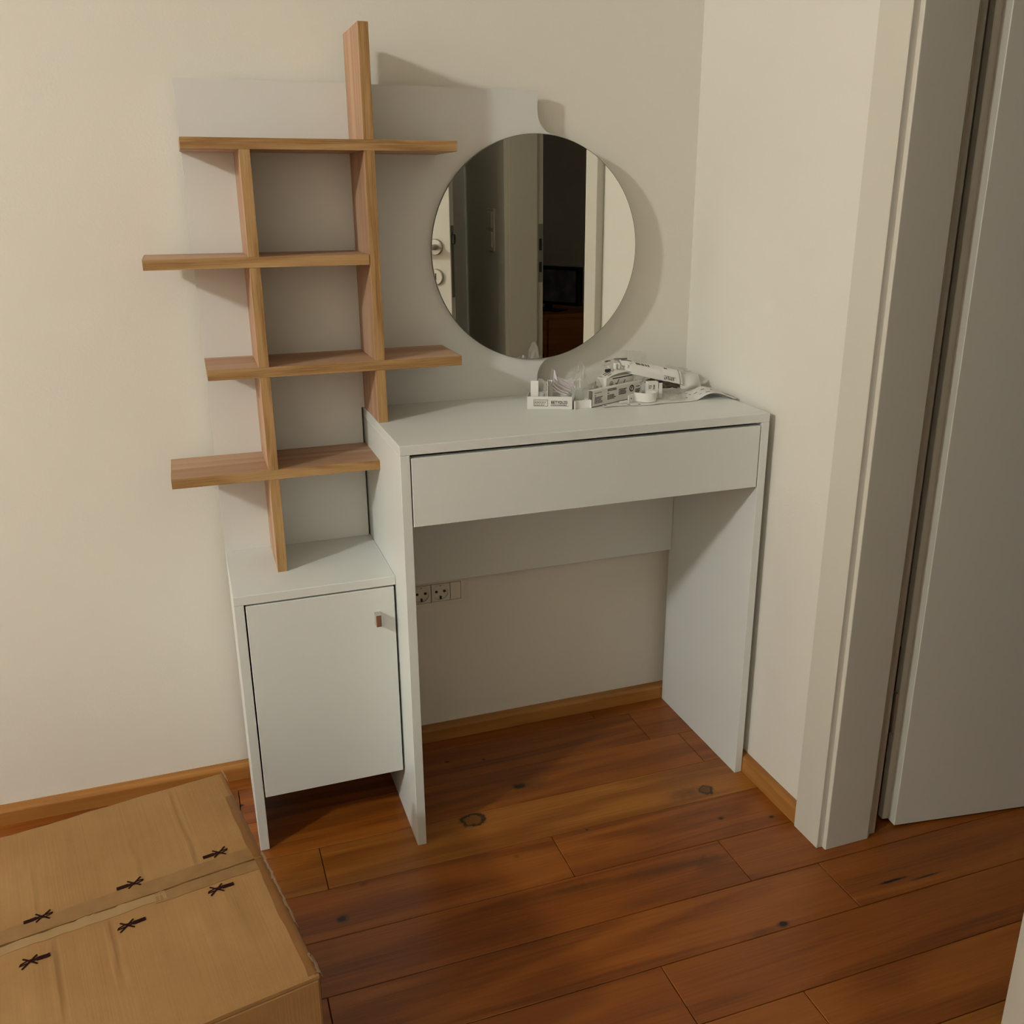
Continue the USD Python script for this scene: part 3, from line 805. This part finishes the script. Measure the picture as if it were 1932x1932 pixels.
obj('bracket', cat_(tiny(.522, -.112, .0620, .003, .010, .013, 20), tiny(.530, -.110, .0620, .003, .010, .012, 35), tiny(.526, -.103, .0620, .012, .002, .012, 10)), BRACK, bb)
obj('bracket', cat_(tiny(.553, -.108, .0620, .003, .010, .008, -10), tiny(.562, -.106, .0620, .010, .003, .010, 25)), BRACK, bb)
obj('screw_bag', cat_(tiny(.5000, -.126, .0605, .013, .006, .0055, 22)), BLACK, bb)
obj('dark_fold', cat_(tiny(.512, -.098, .0760, .016, .003, .003, 18), tiny(.545, -.092, .0780, .030, .003, .003, -6)), GREYINK, bb)

# 8 long pouch with printed header
po = thing('printed_pouch', 'long white printed pouch with shiny wrinkles lying aslant on top of the clutter', 'package', loc=(0, 0, Z0))
def f_pouch(u, v):
    p = bil((.5500, -.1160, .0500), (.6790, -.1300, .0190), (.6790, -.1160, .0485), (.5400, -.0900, .0790))(u, v)
    puff = .006 * np.sin(np.pi * v) ** .7 * np.clip(np.sin(np.pi * u) * 3, 0, 1)
    p = p + puff[..., None] * np.array([0, -.75, .65])
    wr = (meshkit.fbm(p * np.array([120, 120, 60]), 3, 5) - .5) * .0026 * np.clip((u - .25) * 4, 0, 1) * np.clip((.96 - u) * 8, 0, 1)
    return p + wr[..., None] * np.array([0, -.7, .7])


PGL = plain('glossy_white_film', (.76, .75, .71), rough=.16, spec=.7)
obj('pouch', grid_surface(f_pouch, 60, 24, .004), PGL, po, smooth=True)
def pr(u0, u1, v0, v1):
    return grid_surface(f_pouch, 8, 4, .0002, u0, u1, v0, v1, .0022)


for a, b in ((.235, .31), (.322, .372), (.388, .418), (.43, .455)):
    obj('printed_block', pr(a, b, .70, .86), GREYINK, po, smooth=True)
for k in range(6):
    obj('printed_letter', pr(.66 + .03 * k, .66 + .03 * k + .018, .12 + .02 * (k % 2), .24 + .04 * ((k * 7) % 3)), GREYINK, po, smooth=True)
obj('printed_line', pr(.66, .86, .30, .33), GREYINK, po, smooth=True); obj('printed_block', pr(.70, .75, .80, .90), GREYINK, po, smooth=True)
obj('heat_seam', grid_surface(f_pouch, 3, 12, .0002, .935, .943, .02, .98, .0022), GREYINK, po, smooth=True)
obj('printed_line', pr(.03, .19, .88, .96), GREYINK, po, smooth=True)
tg = thing('film_tangle', 'tangle of clear film between the ring-printed carton and the small upright carton', 'plastic bag', loc=(0, 0, Z0))


def f_tg(u, v):
    p = bil((.566, -.128, .0300), (.590, -.124, .0240), (.602, -.108, .0560), (.572, -.110, .0600))(u, v)
    return p + folds(p, 110, .016, 101)


obj('film', grid_surface(f_tg, 24, 30, .0002), FILMH, tg, smooth=True)
# dark underside pack below the pouch
dk = thing('dark_pack', 'dark crumpled pack of fittings underneath the printed pouch', 'package', loc=(0, 0, Z1))
def f_dk(u, v):
    p = bil((.600, -.118, .016), (.690, -.118, .010), (.690, -.085, .018), (.600, -.080, .030))(u, v)
    p[..., 2] += .010 * np.sin(np.pi * u) * np.sin(np.pi * v)
    return p + crumple(p, 70, .022, 44)


BROWN = plain('brown_film', (.10, .075, .05), rough=.25, spec=.5)
obj('film', grid_surface(f_dk, 30, 16, .0006), BROWN, dk, smooth=False)

# 9 upright small carton
ucn = thing('upright_carton', 'small upright white carton with a grey printed front, right of the bracket ring', 'box', loc=(.5790, -.1560, Z1), rz=-8)
obj('carton', bx(0, .0245, 0, .014, 0, .0360, .0006), CARDW, ucn); obj('flap', bx(.0262, .0340, .001, .003, 0, .0330, .0004), CARDW, ucn)
obj('dark_top', bx(.0225, .0340, .0032, .008, .0300, .0372, .0004), BLACK, ucn)
obj('print', cat_(lines_of_print(.003, .010, .022, .030, -.0001, 3, 21), lines_of_print(.0135, .017, .020, .030, -.0001, 2, 22, .9)), GREYINK, ucn, smooth=False)

# 10 bracket ring with plate
br = thing('bracket_ring', 'white curved bracket with a drilled end plate lying in front of the long carton', 'bracket', loc=(0, 0, Z1))
ring = [(.5420, -.1665), (.5470, -.1690), (.5520, -.1765)] + [(.5715 + .0185 * math.cos(a), -.1720 + .0165 * math.sin(a)) for a in np.linspace(math.pi * 1.16, math.pi * 2.42, 26)]
obj('band', strip(ring, .0017, 0, .0185), BRACK, br)
ep = LineString([(.5240, -.1790), (.5420, -.1665)])
g = strip(list(ep.coords), .0018, 0, .0160)
obj('end_plate', g, BRACK, br)
hd = trimesh.creation.cylinder(radius=.0017, height=.0006, sections=20)
dvec = np.array([.0180, .0125, 0]) / np.linalg.norm([.0180, .0125]); nrm = np.array([dvec[1], -dvec[0], 0])
R4 = np.eye(4); R4[:3, 0] = dvec; R4[:3, 1] = np.cross(nrm, dvec); R4[:3, 2] = nrm; R4[:3, 3] = np.array([.5328, -.1729, .0078]) + nrm * .0010
hd.apply_transform(R4)
obj('screw_hole', hd, BLACK, br)
obj('tail', bx(.5060, .5240, -.1745, -.1730, .0, .0040, .0004), BRACK, br)

# 11 sheet with pictograms, arched at the right end
ps = thing('pictogram_sheet', 'white instruction sheet with small pictograms, its right end arched up by the wall', 'paper', loc=(0, 0, Z0))
def f_ps(u, v):
    p = bil((.6410, -.2035, .0008), (.7600, -.2140, .0008), (.7560, -.1180, .0070), (.6680, -.1480, .0085))(u, v)
    p[..., 1] += -.004 * u * (1 - v) + .014 * np.sin(np.pi * np.clip((u - .1) / .9, 0, 1)) * (1 - v)
    arch = np.sin(np.pi * np.clip((u - .28) / .70, 0, 1)) ** 1.3
    p[..., 2] += .0125 * arch * (1 - .5 * v)
    return p


obj('sheet', grid_surface(f_ps, 40, 20, .0005), PAPER, ps, smooth=True)
for u, v, a, b in ((.04, .35, .05, .09), (.50, .62, .09, .05), (.52, .22, .09, .04), (.72, .55, .06, .06), (.30, .60, .10, .03), (.16, .62, .06, .03), (.40, .30, .05, .03), (.06, .80, .08, .03)):
    obj('pictogram', grid_surface(f_ps, 4, 4, .0002, u, u + a, v, v + b, .0006), GREYINK, ps, smooth=True)
obj('curled_corner', grid_surface(lambda u, v: bil((.7600, -.2130, .0012), (.7640, -.2170, .0006), (.7635, -.1790, .0040), (.7560, -.1640, .0060))(u, v), 8, 10, .0005), CARDG, ps, smooth=True)

# 12 plain folded paper standing near the wall
pp = thing('folded_paper', 'blank white folded paper standing up in the corner beside the printed pouch', 'paper', loc=(0, 0, Z0))
def f_pp(u, v):
    p = bil((.6730, -.1290, .0060), (.7330, -.1160, .0090), (.7330, -.0980, .0330), (.6800, -.1130, .0370))(u, v)
    p[..., 1] -= .010 * np.sin(np.pi * u) * np.sin(np.pi * v) ; p[..., 2] += .004 * np.sin(2.2 * u + .5) * v
    return p


obj('sheet', grid_surface(f_pp, 18, 12, .0005), PAPER, pp, smooth=True)
def f_pp2(u, v):
    p = bil((.7080, -.1180, .0080), (.7345, -.1160, .0080), (.7300, -.100, .0190), (.7120, -.105, .0170))(u, v)
    return p


obj('fold', grid_surface(f_pp2, 6, 6, .0005, lift=.0), PAPER, pp, smooth=True)
wf = thing('film_scrap', 'thin clear film scrap lying on the folded paper in the corner', 'plastic bag', loc=(0, 0, Z0))
def f_wf(u, v):
    p = bil((.670, -.100, .048), (.720, -.088, .040), (.724, -.060, .040), (.664, -.070, .056))(u, v)
    return p + folds(p, 80, .014, 61)


obj('film', grid_surface(f_wf, 30, 18, .0002), FILMH, wf, smooth=True)
# 13 clear film lying flat at the front, between ring and pictogram sheet
cf = thing('flat_film', 'clear plastic film lying flat between the upright carton and the pictogram sheet', 'plastic bag', loc=(0, 0, Z1))
def f_cf(u, v):
    p = bil((.602, -.190, .0010), (.648, -.201, .0010), (.688, -.125, .0080), (.628, -.128, .0130))(u, v)
    c = folds(p, 90, .014, 71); c[..., 2] = np.abs(c[..., 2])
    return p + c * np.array([.5, .5, 1])


obj('film', grid_surface(f_cf, 34, 34, .0002), FILM, cf, smooth=True)
# 14 clear film behind, along the top of the heap
bf = thing('tall_film', 'thin clear film sleeve standing behind the printed pouch near the wall', 'plastic bag', loc=(0, 0, Z0))
def f_bf(u, v):
    p = bil((.555, -.075, .030), (.625, -.070, .030), (.618, -.062, .0870), (.560, -.066, .0905))(u, v)
    return p + folds(p, 60, .010, 81)


obj('film', grid_surface(f_bf, 30, 22, .0002), FILMB, bf, smooth=True)
# 15 side flap between half ring and ring carton
gb = thing('grey_flap', 'torn label flap and dark fold between the clear bag and the ring-printed carton', 'paper', loc=(0, 0, Z1))
obj('flap', grid_surface(lambda u, v: bil((.4680, -.1400, .0330), (.4950, -.1360, .0270), (.4960, -.1280, .0400), (.4720, -.1300, .0455))(u, v), 8, 6, .0006), PAPER, gb, smooth=True)
def f_gb(u, v):
    p = bil((.450, -.150, .006), (.496, -.140, .006), (.496, -.118, .044), (.456, -.122, .034))(u, v)
    return p + crumple(p, 60, .016, 91)


obj('fold', grid_surface(f_gb, 20, 14, .0005), CARDG, gb, smooth=False)

# ------------------------------------------------------------------ the dark next room, seen through the mirror
sb = thing('sideboard', 'low reddish wooden sideboard in the dark next room, reflected at the bottom of the mirror', 'sideboard', loc=(1.75, -3.0, 0))
obj('body', bx(-.62, .62, -.42, 0, .06, .60, .002), SIDEB, sb); obj('top', bx(-.64, .64, -.44, .015, .60, .622, .002), SIDEB, sb)
for k in range(3):
    d_ = obj('door', bx(-.61 + k * .41, -.61 + k * .41 + .40, 0, .016, .08, .59, .0015), SIDEB, sb)
    obj('knob', trimesh.creation.icosphere(subdivisions=2, radius=.011).apply_translation([-.61 + k * .41 + .37, .026, .40]), BLACK, d_)
obj('plinth', bx(-.60, .60, -.40, -.02, 0, .06, .001), BLACK, sb)
tv = thing('monitor', 'dark framed flat screen standing on the sideboard, reflected in the mirror', 'monitor', loc=(1.63, -3.19, .622), rz=57)
SCREEN = plain('screen_glass', (.20, .21, .24), rough=.3, spec=.6, tone=.5, tscale=12)
obj('bezel', bx(-.22, .22, -.02, .02, .035, .245, .004), BLACK, tv); obj('screen', bx(-.200, .200, .0205, .0215, .052, .225, .0002), SCREEN, tv)
obj('stand', cat_(bx(-.02, .02, -.01, .01, 0, .035, .001), bx(-.10, .10, -.05, .06, 0, .008, .002)), BLACK, tv)
